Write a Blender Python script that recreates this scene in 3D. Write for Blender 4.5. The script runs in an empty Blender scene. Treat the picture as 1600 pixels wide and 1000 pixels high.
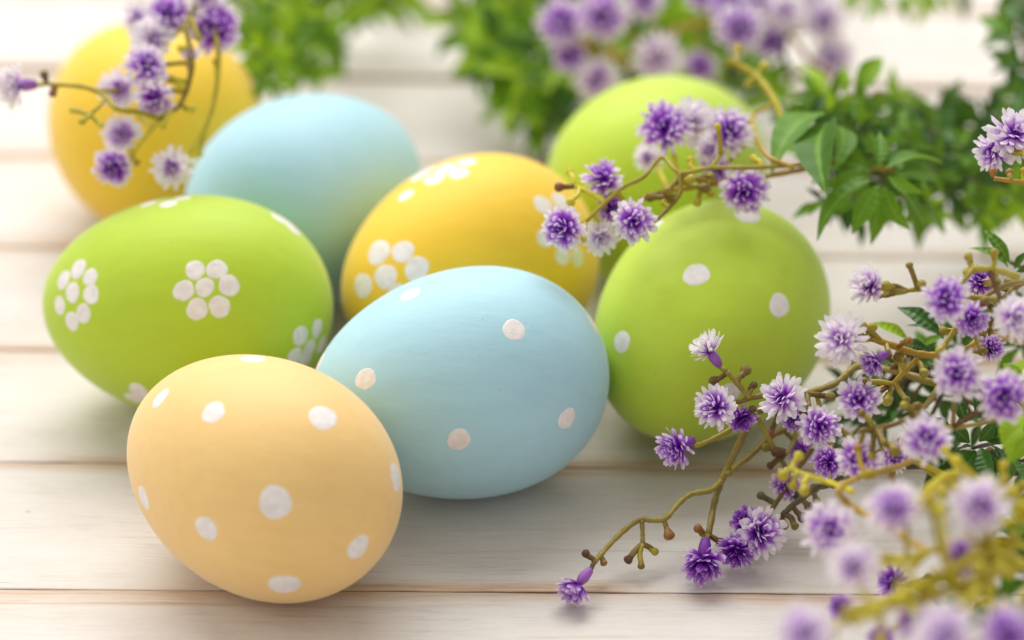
import bpy, math, random
import numpy as np
from mathutils import Vector, Matrix, Quaternion
from mathutils.bvhtree import BVHTree

random.seed(7)
rng = np.random.default_rng(7)
CM = 0.01                                   # everything below is laid out in centimetres
sc = bpy.context.scene
COL = sc.collection

# ------------------------------------------------------------------ camera, world, light, exposure
FPX = 5600.0                                # focal length in pixels of the 1600 px wide photograph
PITCH = math.atan(3120 / FPX)
ROLL = math.radians(0.6)
CAMH = 38.27
FWD = Vector((0, math.cos(PITCH), -math.sin(PITCH)))
_r0 = Vector((1, 0, 0)); _u0 = _r0.cross(FWD)
RGT = _r0 * math.cos(ROLL) + _u0 * math.sin(ROLL)
UPV = -_r0 * math.sin(ROLL) + _u0 * math.cos(ROLL)
CAM = Vector((0, 0, CAMH))

cd = bpy.data.cameras.new('camera')
cam = bpy.data.objects.new('camera', cd); COL.objects.link(cam)
cd.sensor_width = 36.0
cd.lens = FPX / 1600 * 36.0
cd.clip_start = 0.01; cd.clip_end = 50
cd.dof.use_dof = True
cd.dof.focus_distance = 69.6 * CM
cd.dof.aperture_fstop = 6.6
cd.dof.aperture_blades = 9
m3 = Matrix((RGT, UPV, -FWD)).transposed()
cam.matrix_world = Matrix.Translation(CAM * CM) @ m3.to_4x4()
sc.camera = cam

w = bpy.data.worlds.new('World'); sc.world = w; w.use_nodes = True
bg = w.node_tree.nodes['Background']
bg.inputs[0].default_value = (1.0, 0.965, 0.925, 1)
bg.inputs[1].default_value = 0.60

def area(name, loc, target, size, size_y, power, color):
    l = bpy.data.lights.new(name, 'AREA'); l.shape = 'RECTANGLE'
    l.size = size * CM; l.size_y = size_y * CM; l.energy = power; l.color = color
    o = bpy.data.objects.new(name, l); COL.objects.link(o)
    loc = Vector(loc); d = Vector(target) - loc
    o.location = loc * CM
    o.rotation_euler = d.to_track_quat('-Z', 'Y').to_euler()
    return o
area('window_light', (-18, 150, 108), (0, 66, 0), 140, 90, 23.0, (1.0, 0.985, 0.965))
area('side_fill_light', (-120, 45, 75), (-2, 66, 0), 90, 80, 3.5, (1.0, 0.97, 0.93))  # weak fill lamp added to lighten the left side

sc.view_settings.view_transform = 'Standard'
sc.view_settings.look = 'None'
sc.view_settings.exposure = 0.10
sc.view_settings.gamma = 1.0
sc.view_settings.use_curve_mapping = False
sc.render.engine = 'CYCLES'
sc.cycles.use_denoising = True
sc.cycles.max_bounces = 8
sc.cycles.diffuse_bounces = 5
sc.cycles.transmission_bounces = 4

# ------------------------------------------------------------------ helpers
def ray(px, py):
    return (FWD + RGT * ((px - 800) / FPX) + UPV * ((500 - py) / FPX)).normalized()

def at(px, py, h=0.0):
    """the point h cm above the table that the photograph shows at (px, py)"""
    d = ray(px, py)
    return CAM + d * ((h - CAMH) / d.z)

def screen_dir(dx, dy, dz):
    """a direction: dx along the table to the side, dy up the picture, dz towards the viewer"""
    return (RGT * dx + UPV * dy - FWD * dz).normalized()

def mesh(name, verts, faces, mat, smooth=True, attr=None):
    me = bpy.data.meshes.new(name)
    me.from_pydata([tuple(c * CM for c in v) for v in verts], [], faces)
    if smooth:
        me.polygons.foreach_set('use_smooth', [True] * len(me.polygons))
    if attr is not None:
        a = me.attributes.new('t', 'FLOAT', 'POINT')
        a.data.foreach_set('value', attr)
    if mat: me.materials.append(mat)
    me.update()
    return me

def link(name, data, parent=None, loc=(0, 0, 0)):
    o = bpy.data.objects.new(name, data)
    COL.objects.link(o)
    o.location = Vector(loc) * CM
    if parent: o.parent = parent
    return o

def tag(o, label, cat, group=None):
    o['label'] = label; o['category'] = cat
    if group: o['group'] = group
    return o

# ------------------------------------------------------------------ materials
class NT:
    def __init__(s, name):
        s.m = bpy.data.materials.new(name); s.m.use_nodes = True
        s.t = s.m.node_tree; s.b = s.t.nodes['Principled BSDF']; s.out = s.t.nodes['Material Output']
    def n(s, kind, **kw):
        nd = s.t.nodes.new(kind)
        for k, v in kw.items():
            if k.startswith('_'): setattr(nd, k[1:], v)
            else:
                nd.inputs[k.replace('__', ' ')].default_value = v
        return nd
    def l(s, a, b): s.t.links.new(a, b)
    def ramp(s, fac, stops, interp='LINEAR'):
        r = s.t.nodes.new('ShaderNodeValToRGB'); cr = r.color_ramp; cr.interpolation = interp
        while len(cr.elements) < len(stops): cr.elements.new(0.5)
        for e, (p, c) in zip(cr.elements, stops):
            e.position = p; e.color = (*c, 1) if len(c) == 3 else c
        s.l(fac, r.inputs[0]); return r.outputs[0]
    def mix(s, fac, a, b, mode='MIX'):
        x = s.t.nodes.new('ShaderNodeMix'); x.data_type = 'RGBA'; x.blend_type = mode
        for sock, v in ((x.inputs['Factor'], fac), (x.inputs[6], a), (x.inputs[7], b)):
            if isinstance(v, (int, float)): sock.default_value = v
            elif isinstance(v, tuple): sock.default_value = (*v, 1)
            else: s.l(v, sock)
        return x.outputs[2]
    def math(s, op, a, b=0.0):
        x = s.t.nodes.new('ShaderNodeMath'); x.operation = op
        for sock, v in ((x.inputs[0], a), (x.inputs[1], b)):
            if isinstance(v, (int, float)): sock.default_value = v
            else: s.l(v, sock)
        return x.outputs[0]
    def noise(s, vec, scale, detail=3, rough=0.55):
        x = s.n('ShaderNodeTexNoise', Scale=scale, Detail=detail, Roughness=rough); s.l(vec, x.inputs['Vector']); return x.outputs['Fac']
    def mapping(s, vec, scale):
        x = s.n('ShaderNodeMapping'); x.inputs['Scale'].default_value = scale; s.l(vec, x.inputs['Vector']); return x.outputs[0]
    def bump(s, h, strength, dist):
        x = s.n('ShaderNodeBump', Strength=strength, Distance=dist); s.l(h, x.inputs['Height']); s.l(x.outputs[0], s.b.inputs['Normal'])

def egg_mat(name, col, col2):
    k = NT(name); co = k.n('ShaderNodeTexCoord').outputs['Object']
    big = k.noise(co, 55, 3); fine = k.noise(co, 900, 4, 0.6); mid = k.noise(co, 260, 3)
    c = k.mix(k.ramp(big, [(0.35, (0, 0, 0)), (0.7, (1, 1, 1))]), col, col2)
    c = k.mix(k.math('MULTIPLY', mid, 0.10), c, tuple(x * 0.8 for x in col))
    br = k.noise(k.mapping(co, (60, 420, 420)), 1.0, 4, 0.65)
    c = k.mix(k.ramp(br, [(0.30, (0.22, 0.22, 0.22)), (0.52, (0, 0, 0))]), c, tuple(x * 0.80 for x in col))
    c = k.mix(k.ramp(br, [(0.55, (0, 0, 0)), (0.75, (0.16, 0.16, 0.16))]), c, tuple(min(0.95, x * 1.12 + 0.05) for x in col))
    vo = k.n('ShaderNodeTexVoronoi', Scale=260.0); k.l(co, vo.inputs['Vector'])
    sp = k.math('MULTIPLY', k.ramp(vo.outputs['Distance'], [(0.05, (1, 1, 1)), (0.10, (0, 0, 0))]), k.ramp(mid, [(0.54, (0, 0, 0)), (0.58, (1, 1, 1))]))
    c = k.mix(k.math('MULTIPLY', sp, 0.35), c, tuple(x * 0.6 for x in col))
    k.l(c, k.b.inputs['Base Color'])
    k.l(k.math('ADD', 0.46, k.math('MULTIPLY', br, 0.2)), k.b.inputs['Roughness'])
    k.b.inputs['Specular IOR Level'].default_value = 0.35
    k.b.inputs['Sheen Weight'].default_value = 0.22
    k.b.inputs['Sheen Roughness'].default_value = 0.45
    h = k.math('ADD', k.math('MULTIPLY', fine, 0.5), mid)
    k.bump(k.math('ADD', h, br), 0.16, 0.0004)
    return k.m
M_PEACH = egg_mat('peach_paint', (0.88, 0.60, 0.235), (0.87, 0.575, 0.215))
M_BLUE = egg_mat('sky_blue_paint', (0.42, 0.68, 0.77), (0.40, 0.665, 0.755))
M_GREEN = egg_mat('lime_green_paint', (0.47, 0.645, 0.03), (0.455, 0.63, 0.026))
M_GREEN2 = egg_mat('apple_green_paint', (0.50, 0.67, 0.045), (0.485, 0.655, 0.04))
M_YELLOW = egg_mat('yellow_paint', (0.90, 0.59, 0.035), (0.885, 0.565, 0.03))

def dot_mat():
    k = NT('white_dot_paint'); co = k.n('ShaderNodeTexCoord').outputs['Object']
    a = k.noise(co, 700, 3)
    b2 = k.noise(k.mapping(co, (250, 900, 250)), 1.0, 3)
    k.l(k.mix(k.ramp(b2, [(0.30, (0.7, 0.7, 0.7)), (0.5, (0, 0, 0))]), k.ramp(a, [(0.3, (0.78, 0.72, 0.68)), (0.65, (0.88, 0.85, 0.83))]), (0.70, 0.64, 0.60)), k.b.inputs['Base Color'])
    k.b.inputs['Roughness'].default_value = 0.55
    k.bump(a, 0.25, 0.0004)
    return k.m
M_DOT = dot_mat()

def petal_mat(name, deep, mid, tip, lo=0.25, hi=0.9):
    k = NT(name)
    at_ = k.n('ShaderNodeAttribute', _attribute_name='t').outputs['Fac']
    oi = k.n('ShaderNodeObjectInfo').outputs['Random']
    co = k.n('ShaderNodeTexCoord').outputs['Object']
    sh = k.math('MULTIPLY', k.math('SUBTRACT', oi, 0.5), 0.22)
    t = k.math('ADD', k.math('ADD', at_, sh), k.math('MULTIPLY', k.math('SUBTRACT', k.noise(co, 420, 2), 0.5), 0.5))
    c = k.ramp(t, [(0.0, deep), (lo, deep), (0.5 * (lo + hi), mid), (hi, tip), (1.0, tip)])
    k.l(c, k.b.inputs['Base Color'])
    k.b.inputs['Roughness'].default_value = 0.5
    tr = k.n('ShaderNodeBsdfTranslucent'); k.l(c, tr.inputs['Color'])
    ms = k.n('ShaderNodeMixShader', Fac=0.42)
    k.l(k.b.outputs[0], ms.inputs[1]); k.l(tr.outputs[0], ms.inputs[2]); k.l(ms.outputs[0], k.out.inputs[0])
    return k.m
M_PETAL = petal_mat('violet_petal', (0.24, 0.012, 0.48), (0.52, 0.17, 0.77), (0.92, 0.86, 0.90), 0.30, 0.82)
M_PETAL_PALE = petal_mat('pale_violet_petal', (0.32, 0.03, 0.57), (0.68, 0.38, 0.83), (0.93, 0.89, 0.91), 0.16, 0.66)  # paler flowers; extra whiteness stands in for strong window light on them
M_PETAL_DEEP = petal_mat('deep_violet_petal', (0.22, 0.012, 0.45), (0.44, 0.12, 0.70), (0.86, 0.72, 0.90), 0.34, 0.98)

def plain(name, c1, c2, scale, rough, trans=0.0, spec=0.5, objvar=True, bump=0.2):
    k = NT(name); co = k.n('ShaderNodeTexCoord').outputs['Object']
    oi = k.n('ShaderNodeObjectInfo').outputs['Random']
    f = k.noise(co, scale, 3)
    if objvar: f = k.math('ADD', k.math('MULTIPLY', f, 0.7), k.math('MULTIPLY', k.math('SUBTRACT', oi, 0.3), 0.5))
    c = k.ramp(f, [(0.28, c1), (0.66, c2)])
    k.l(c, k.b.inputs['Base Color']); k.b.inputs['Roughness'].default_value = rough
    k.b.inputs['Specular IOR Level'].default_value = spec
    k.bump(k.noise(co, scale * 6, 2), bump, 0.0006)
    if trans:
        tr = k.n('ShaderNodeBsdfTranslucent'); k.l(c, tr.inputs['Color'])
        ms = k.n('ShaderNodeMixShader', Fac=trans)
        k.l(k.b.outputs[0], ms.inputs[1]); k.l(tr.outputs[0], ms.inputs[2]); k.l(ms.outputs[0], k.out.inputs[0])
    return k.m
M_OLIVE = plain('olive_stem', (0.13, 0.06, 0.018), (0.31, 0.25, 0.04), 130, 0.42, 0.0, 0.4, True, 0.6)
M_YSTEM = plain('yellow_green_stem', (0.48, 0.38, 0.02), (0.76, 0.68, 0.05), 60, 0.42, 0.28)
M_VSTEM = plain('olive_yellow_stem', (0.24, 0.16, 0.02), (0.52, 0.43, 0.045), 90, 0.4, 0.18)
M_OSTEM = plain('orange_brown_stem', (0.30, 0.12, 0.015), (0.52, 0.34, 0.03), 60, 0.38, 0.1)
M_DSTEM = plain('dark_stem', (0.05, 0.035, 0.015), (0.12, 0.10, 0.025), 60, 0.4)
M_REDBUD = plain('reddish_bud', (0.22, 0.06, 0.02), (0.33, 0.17, 0.03), 120, 0.32)
M_CALYX = plain('violet_calyx', (0.23, 0.04, 0.40), (0.42, 0.15, 0.58), 150, 0.45, 0.2)

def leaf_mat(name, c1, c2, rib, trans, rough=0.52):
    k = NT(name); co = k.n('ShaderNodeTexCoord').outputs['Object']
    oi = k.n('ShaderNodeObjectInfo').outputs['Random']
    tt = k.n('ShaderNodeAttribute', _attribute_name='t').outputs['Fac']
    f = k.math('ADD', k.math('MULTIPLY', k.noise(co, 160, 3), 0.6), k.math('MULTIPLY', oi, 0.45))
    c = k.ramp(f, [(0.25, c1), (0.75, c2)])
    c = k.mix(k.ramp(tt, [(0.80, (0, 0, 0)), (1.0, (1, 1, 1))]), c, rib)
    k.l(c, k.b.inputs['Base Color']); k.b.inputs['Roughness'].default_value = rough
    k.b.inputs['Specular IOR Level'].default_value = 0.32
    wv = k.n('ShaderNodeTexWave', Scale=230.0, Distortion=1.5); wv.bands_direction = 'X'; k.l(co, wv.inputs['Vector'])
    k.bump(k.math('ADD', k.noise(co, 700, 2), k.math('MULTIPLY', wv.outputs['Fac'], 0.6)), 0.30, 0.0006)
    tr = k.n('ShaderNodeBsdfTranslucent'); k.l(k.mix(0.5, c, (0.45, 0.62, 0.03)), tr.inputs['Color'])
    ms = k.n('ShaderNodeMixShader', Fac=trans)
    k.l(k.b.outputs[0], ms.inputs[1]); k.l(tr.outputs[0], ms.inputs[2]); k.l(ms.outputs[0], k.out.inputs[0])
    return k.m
M_LEAF = leaf_mat('green_leaf', (0.022, 0.11, 0.006), (0.13, 0.31, 0.014), (0.19, 0.36, 0.04), 0.26)
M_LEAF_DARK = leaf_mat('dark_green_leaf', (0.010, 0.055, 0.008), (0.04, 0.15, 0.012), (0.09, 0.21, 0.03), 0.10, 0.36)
M_LEAF_LIGHT = leaf_mat('yellow_green_leaf', (0.14, 0.36, 0.006), (0.34, 0.55, 0.012), (0.42, 0.60, 0.06), 0.38)

def wood_mat():
    k = NT('whitewashed_wood')
    co = k.n('ShaderNodeTexCoord').outputs['Object']
    oi = k.n('ShaderNodeObjectInfo')
    vm = k.n('ShaderNodeVectorMath', _operation='ADD'); k.l(co, vm.inputs[0])
    cmb = k.n('ShaderNodeCombineXYZ'); k.l(k.math('MULTIPLY', oi.outputs['Random'], 7.0), cmb.inputs[0]); k.l(k.math('MULTIPLY', oi.outputs['Random'], 3.0), cmb.inputs[2])
    k.l(cmb.outputs[0], vm.inputs[1]); v = vm.outputs[0]
    # slow sideways wander of the grain
    wob = k.noise(k.mapping(v, (9, 3, 3)), 1.0, 2)
    wv = k.n('ShaderNodeVectorMath', _operation='ADD'); k.l(v, wv.inputs[0])
    wc = k.n('ShaderNodeCombineXYZ'); k.l(k.math('MULTIPLY', k.math('SUBTRACT', wob, 0.5), 0.008), wc.inputs[1]); k.l(wc.outputs[0], wv.inputs[1])
    g = wv.outputs[0]
    broad = k.noise(k.mapping(g, (22, 110, 30)), 1.0, 6, 0.65)
    fine = k.noise(k.mapping(g, (120, 2000, 80)), 1.0, 5, 0.75)
    streak = k.noise(k.mapping(g, (8, 330, 50)), 1.0, 4, 0.65)
    patch = k.noise(k.mapping(g, (14, 40, 20)), 1.0, 3)
    c = k.ramp(broad, [(0.22, (0.63, 0.57, 0.515)), (0.45, (0.67, 0.62, 0.57)), (0.75, (0.70, 0.67, 0.64))])
    c = k.mix(k.ramp(fine, [(0.30, (0.5, 0.5, 0.5)), (0.52, (0, 0, 0))]), c, (0.50, 0.43, 0.37))
    # thin bare streaks where the wash has worn off
    bare = k.math('MULTIPLY', k.ramp(streak, [(0.58, (0, 0, 0)), (0.68, (1, 1, 1))]), k.ramp(patch, [(0.40, (0, 0, 0)), (0.60, (1, 1, 1))]))
    c = k.mix(k.math('MULTIPLY', bare, 0.6), c, (0.52, 0.36, 0.23))
    thin = k.noise(k.mapping(g, (80, 1700, 60)), 1.0, 4, 0.75)
    thinm = k.math('MULTIPLY', k.ramp(thin, [(0.56, (0, 0, 0)), (0.64, (1, 1, 1))]), k.ramp(k.noise(k.mapping(g, (20, 90, 20)), 1.0, 2), [(0.42, (0.1, 0.1, 0.1)), (0.60, (1, 1, 1))]))
    c = k.mix(k.math('MULTIPLY', thinm, 0.6), c, (0.40, 0.32, 0.27))
    wash = k.noise(k.mapping(v, (30, 45, 20)), 1.0, 4, 0.6)
    c = k.mix(k.ramp(wash, [(0.45, (0, 0, 0)), (0.70, (0.55, 0.55, 0.55))]), c, (0.73, 0.67, 0.645))
    # worn plank edges, the edge distance is stored on the mesh
    e = k.n('ShaderNodeAttribute', _attribute_name='t').outputs['Fac']
    wear = k.math('MULTIPLY', k.ramp(k.math('ADD', e, k.math('MULTIPLY', k.math('SUBTRACT', streak, 0.5), 1.3)), [(0.48, (0, 0, 0)), (0.95, (1, 1, 1))]),
                  k.ramp(k.noise(k.mapping(v, (13, 30, 9)), 1.0, 2), [(0.36, (0.06, 0.06, 0.06)), (0.54, (1, 1, 1))]))
    c = k.mix(k.math('MULTIPLY', wear, 0.8), c, k.mix(k.ramp(thin, [(0.40, (1, 1, 1)), (0.60, (0, 0, 0))]), (0.62, 0.42, 0.24), (0.40, 0.22, 0.11)))
    gap = k.math('MULTIPLY', k.ramp(e, [(0.955, (0, 0, 0)), (1.0, (1, 1, 1))]), k.ramp(k.noise(k.mapping(v, (16, 60, 9)), 1.0, 4, 0.7), [(0.38, (0.15, 0.15, 0.15)), (0.60, (1, 1, 1))]))
    c = k.mix(k.math('MULTIPLY', gap, 0.85), c, (0.10, 0.065, 0.045))
    # specks
    vo = k.n('ShaderNodeTexVoronoi', Scale=75.0); k.l(k.mapping(v, (1, 1.6, 1)), vo.inputs['Vector'])
    sp = k.math('MULTIPLY', k.ramp(vo.outputs['Distance'], [(0.03, (1, 1, 1)), (0.055, (0, 0, 0))]), k.ramp(patch, [(0.52, (0, 0, 0)), (0.56, (1, 1, 1))]))
    c = k.mix(k.math('MULTIPLY', sp, 0.45), c, (0.25, 0.15, 0.10))
    k.l(c, k.b.inputs['Base Color'])
    k.l(k.math('ADD', k.math('MULTIPLY', fine, 0.25), 0.36), k.b.inputs['Roughness'])
    k.b.inputs['Specular IOR Level'].default_value = 0.45
    k.bump(k.math('ADD', fine, k.math('MULTIPLY', streak, 0.7)), 0.28, 0.0005)
    return k.m
M_WOOD = wood_mat()
M_UNDER = plain('dark_batten', (0.03, 0.02, 0.012), (0.06, 0.04, 0.025), 40, 0.8)

# ------------------------------------------------------------------ the table of whitewashed planks
table = link('table', None); table['kind'] = 'structure'
XW = 62.0
def seam_line(a, b):
    """world line (y at x=-XW, y at x=+XW) through two photographed points of a seam"""
    p, q = at(*a), at(*b); s = (q.y - p.y) / (q.x - p.x)
    return p.y + s * (-XW - p.x), p.y + s * (XW - p.x)
SEAMS = [(seam_line((0, 920), (1600, 929)), 0.012), (seam_line((0, 721), (1250, 735)), 0.014), (seam_line((0, 546), (1600, 566)), 0.03),
         (seam_line((0, 385), (1380, 402)), 0.045), (seam_line((0, 242), (1600, 266)), 0.05), (seam_line((0, 109), (1530, 142)), 0.24)]
l0, r0 = SEAMS[0][0]; SEAMS = [((l0 - 4.7 * k, r0 - 4.7 * k), 0.03) for k in (4, 3, 2, 1)] + SEAMS
l1, r1 = SEAMS[-1][0]; SEAMS += [((l1 + 4.75 * k, r1 + 4.75 * k), 0.05) for k in range(1, 12)]
def plank(s0, g0, s1, g1):
    """one plank: a bevelled top that dips at its long edges; t on the mesh is 1 at an edge"""
    us = np.linspace(-XW, XW, 311)
    secs = [(0.0, -1.2, 1), (0.0, -0.10, 1), (0.0, -0.030, 1.0), (0.018, -0.010, 0.96), (0.05, -0.002, 0.93), (0.14, 0, 0.85), (0.32, 0, 0.66), (0.6, 0, 0.42), (1.1, 0, 0.18), (1.9, 0, 0.0)]
    V, T = [], []
    n = 2 * len(secs)
    ph = random.random() * 50
    rough = np.abs(rng.normal(0, .012, len(us))) * (np.sin(us * .35 + ph) > -.2); rough2 = np.abs(rng.normal(0, .012, len(us))) * (np.sin(us * .29 + 2 * ph) > -.2)
    for k0, u in enumerate(us):
        f = (u + XW) / (2 * XW)
        ya = s0[0] * (1 - f) + s0[1] * f + g0 / 2 + rough[k0] + 0.008 * math.sin(u * 1.3 + ph)
        yb = s1[0] * (1 - f) + s1[1] * f - g1 / 2 - rough2[k0] - 0.008 * math.sin(u * 1.1 + 2 * ph)
        for d, z, t in secs: V.append((u, ya + d, z)); T.append(t)
        for d, z, t in reversed(secs): V.append((u, yb - d, z)); T.append(t)
    F = []
    for i in range(len(us) - 1):
        for j in range(n - 1):
            a = i * n + j; F.append((a, a + n, a + n + 1, a + 1))
        F.append((i * n + n - 1, (i + 1) * n + n - 1, (i + 1) * n, i * n))
    F.append(tuple(range(n))); F.append(tuple(reversed(range((len(us) - 1) * n, len(us) * n))))
    F = [tuple(reversed(f)) for f in F]
    return link('plank', mesh('plank', V, F, M_WOOD, True, T), table)
for (s0, g0), (s1, g1) in zip(SEAMS[:-1], SEAMS[1:]):
    plank(s0, g0, s1, g1)
def batten(x):
    y0, y1 = SEAMS[0][0][0] + 2, SEAMS[-1][0][0] - 2
    V = [(x + a, b, c) for c in (-2.6, -1.2) for a, b in ((-2.5, y0), (2.5, y0), (2.5, y1), (-2.5, y1))]
    F = [(3, 2, 1, 0), (4, 5, 6, 7), (0, 1, 5, 4), (1, 2, 6, 5), (2, 3, 7, 6), (3, 0, 4, 7)]
    link('batten', mesh('batten', V, F, M_UNDER, False), table)
for x in (-45, 0, 45): batten(x)

# ------------------------------------------------------------------ eggs
def egg(name, label, par, mat):
    X, Y, yaw, tilt, L, W, kk = par
    nr, ns = 64, 96
    ax = Vector((math.cos(yaw) * math.cos(tilt), math.sin(yaw) * math.cos(tilt), math.sin(tilt)))
    sd = Vector((-math.sin(yaw), math.cos(yaw), 0)); up = ax.cross(sd)
    V = [ax * (L / 2)]
    for i in range(1, nr):
        t = math.pi * i / nr
        a = L / 2 * math.cos(t); r = W / 2 * math.sin(t) * (1 - kk * math.cos(t))
        for j in range(ns):
            p = 2 * math.pi * j / ns
            V.append(ax * a + sd * (r * math.cos(p)) + up * (r * math.sin(p)))
    V.append(ax * (-L / 2))
    zm = min(v.z for v in V)
    V = [Vector((v.x, v.y, v.z - zm)) for v in V]
    F = [(0, 1 + j, 1 + (j + 1) % ns) for j in range(ns)]
    for i in range(nr - 2):
        for j in range(ns):
            a = 1 + i * ns + j; b = 1 + i * ns + (j + 1) % ns
            F.append((a, a + ns, b + ns, b))
    e = len(V) - 1; o0 = 1 + (nr - 2) * ns
    F += [(e, o0 + (j + 1) % ns, o0 + j) for j in range(ns)]
    o = link(name, mesh(name, V, F, mat), None, (X, Y, 0))
    tag(o, label, 'egg')
    base = Vector((X, Y, 0))
    bvh = BVHTree.FromPolygons([v + base for v in V], F)
    cen = base + Vector((0, 0, -zm))
    return o, bvh, base, cen

def paint_dot(E, hit, nrm, diam, squash=1.0, ang=0.0):
    """a thin dab of paint lying on the shell"""
    o, bvh, base, cen = E
    a = nrm.orthogonal().normalized(); b = nrm.cross(a)
    n = 22; ph = [random.random() * 6.28 for _ in range(3)]
    V = [hit + nrm * 0.0042]; rings = [(0.45, 0.0042), (0.80, 0.004), (0.95, 0.003), (1.0, -0.0015)]
    for f, off in rings:
        for j in range(n):
            t = 2 * math.pi * j / n
            r = diam / 2 * f * (1 + 0.04 * math.sin(2 * t + ph[0]) + 0.03 * math.sin(3 * t + ph[1]) + 0.02 * math.sin(5 * t + ph[2]) + 0.012 * math.sin(8 * t + ph[0]))
            q = hit + a * (r * math.cos(t + ang)) + b * (r * squash * math.sin(t + ang))
            loc, nn, _, _ = bvh.find_nearest(q)
            if nn.dot(loc - cen) < 0: nn = -nn
            V.append(loc + nn * off)
    F = [(0, 1 + j, 1 + (j + 1) % n) for j in range(n)]
    for i in range(len(rings) - 1):
        for j in range(n):
            p = 1 + i * n + j; q = 1 + i * n + (j + 1) % n
            F.append((p, p + n, q + n, q))
    link('painted_dot', mesh('painted_dot', [v - base for v in V], F, M_DOT), o)

def dots(E, lst):
    out = []
    o, bvh, base, cen = E
    for px, py, d in lst:
        hit, nrm, _, _ = bvh.ray_cast(CAM, ray(px, py))
        if hit is None:      # on the very rim: take the nearest point of the shell
            dd = ray(px, py); p = CAM + dd * (cen - CAM).dot(dd)
            hit, nrm, _, _ = bvh.find_nearest(p)
        if nrm.dot(hit - cen) < 0: nrm = -nrm
        paint_dot(E, hit, nrm, d * 1.04, random.uniform(0.93, 1.0), random.random() * 6)
        out.append(hit)
    return out

def hidden_points(E, taken, gap, extra=0.05):
    """evenly spread places on the sides that the photograph does not show"""
    o, bvh, base, cen = E
    res = []
    n = 90
    for i in range(n):
        ph = math.acos(1 - 2 * (i + 0.5) / n); g = math.pi * (1 + 5 ** 0.5) * i
        d = Vector((math.cos(g) * math.sin(ph), math.sin(g) * math.sin(ph), math.cos(ph)))
        hit, nrm, _, _ = bvh.ray_cast(cen + d * 20, -d)
        if nrm.dot(hit - cen) < 0: nrm = -nrm
        if nrm.dot((CAM - hit).normalized()) > -extra or nrm.z < -0.75: continue
        if all((hit - q).length > gap for q in taken + res): res.append(hit)
    return res

def hidden_dots(E, taken, diam, gap):
    o, bvh, base, cen = E
    for hit in hidden_points(E, taken, gap):
        _, nrm, _, _ = bvh.find_nearest(hit)
        if nrm.dot(hit - cen) < 0: nrm = -nrm
        paint_dot(E, hit, nrm, diam * random.uniform(0.92, 1.06))

def daisy(E, hit, diam, petals, radius, rot):
    o, bvh, base, cen = E
    _, nrm, _, _ = bvh.find_nearest(hit)
    if nrm.dot(hit - cen) < 0: nrm = -nrm
    a = nrm.orthogonal().normalized(); b = nrm.cross(a)
    paint_dot(E, hit, nrm, diam * 0.95)
    for k in range(petals):
        t = rot + 2 * math.pi * k / petals
        loc, nn, _, _ = bvh.find_nearest(hit + (a * math.cos(t) + b * math.sin(t)) * radius)
        if nn.dot(loc - cen) < 0: nn = -nn
        paint_dot(E, loc, nn, diam * random.uniform(0.95, 1.05))

EGGS = {
 'peach': [-4.7913, 58.4598, 2.38822, 0.00259, 6.0259, 4.5156, 0.0872],
 'blue': [-1.0292, 61.8935, 3.3705, -0.07082, 6.0283, 4.5946, 0.1099],
 'green': [-6.7188, 64.9394, 3.07441, -0.00619, 6.0302, 4.6316, 0.1041],
 'yellow': [-0.9523, 66.7442, 3.84518, -0.02253, 5.9677, 4.5906, 0.1159],
 'greenr': [4.0400, 64.4715, 4.20744, -0.14925, 5.9609, 4.5678, 0.0991],
 'blueb': [-4.4804, 69.9260, 0.89293, 0.02975, 5.9162, 4.5817, 0.1265],
 'yellowb': [-8.2720, 73.4245, 2.09535, -0.01723, 5.7125, 4.7535, 0.1484],
 'greenb': [3.3042, 71.2846, 0.95380, -0.02549, 5.8522, 4.4974, 0.1225]}

E1 = egg('easter_egg', 'peach egg with white polka dots lying in front of the blue dotted egg', EGGS['peach'], M_PEACH)
t = dots(E1, [(396, 560, .50), (250, 622, .44), (333, 644, .48), (505, 652, .57), (619, 745, .52), (430, 785, .62), (224, 778, .46),
              (322, 826, .49), (560, 855, .49), (444, 914, .62), (320, 908, .50)])
hidden_dots(E1, t, .5, 1.7)
E2 = egg('easter_egg', 'sky blue egg with small white dots between the peach egg and the dotted green egg', EGGS['blue'], M_BLUE)
t = dots(E2, [(641, 459, .43), (803, 515, .46), (571, 592, .45), (886, 654, .43), (717, 687, .47), (928, 507, .46), (499, 566, .42)])
hidden_dots(E2, t, .45, 2.0)
E3 = egg('easter_egg', 'lime green egg painted with white daisies of dots behind the peach egg', EGGS['green'], M_GREEN)
t = dots(E3, [(320, 449, .39), (305, 422, .41), (339, 421, .42), (358, 446, .43), (343, 479, .44), (308, 483, .43), (287, 454, .43),
              (113, 457, .42), (122, 420, .42), (141, 433, .38), (142, 460, .40), (130, 490, .40), (112, 502, .40), (93, 477, .38), (99, 437, .42),
              (470, 525, .42), (496, 513, .40), (484, 545, .40), (461, 556, .38), (503, 539, .40), (477, 562, .4),
              (232, 318, .36), (263, 318, .38), (285, 309, .36), (250, 309, .34),
              (437, 341, .42), (458, 357, .42), (449, 346, .42), (216, 610, .42), (208, 622, .40), (226, 624, .40)])
for q in hidden_points(E3, t, 2.4): daisy(E3, q, .42, 6, .5, random.random())
E4 = egg('easter_egg', 'yellow egg painted with white daisies of dots behind the sky blue dotted egg', EGGS['yellow'], M_YELLOW)
t = dots(E4, [(591, 394, .56), (629, 393, .48), (602, 432, .52), (566, 446, .52), (651, 420, .52), (624, 462, .5),
              (716, 270, .44), (679, 278, .48), (697, 262, .46), (729, 253, .44), (655, 275, .46), (668, 266, .4), (634, 305, .36),
              (849, 320, .46), (876, 314, .44), (866, 352, .46), (894, 349, .42), (880, 398, .44), (903, 402, .42), (852, 372, .4)])
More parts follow.
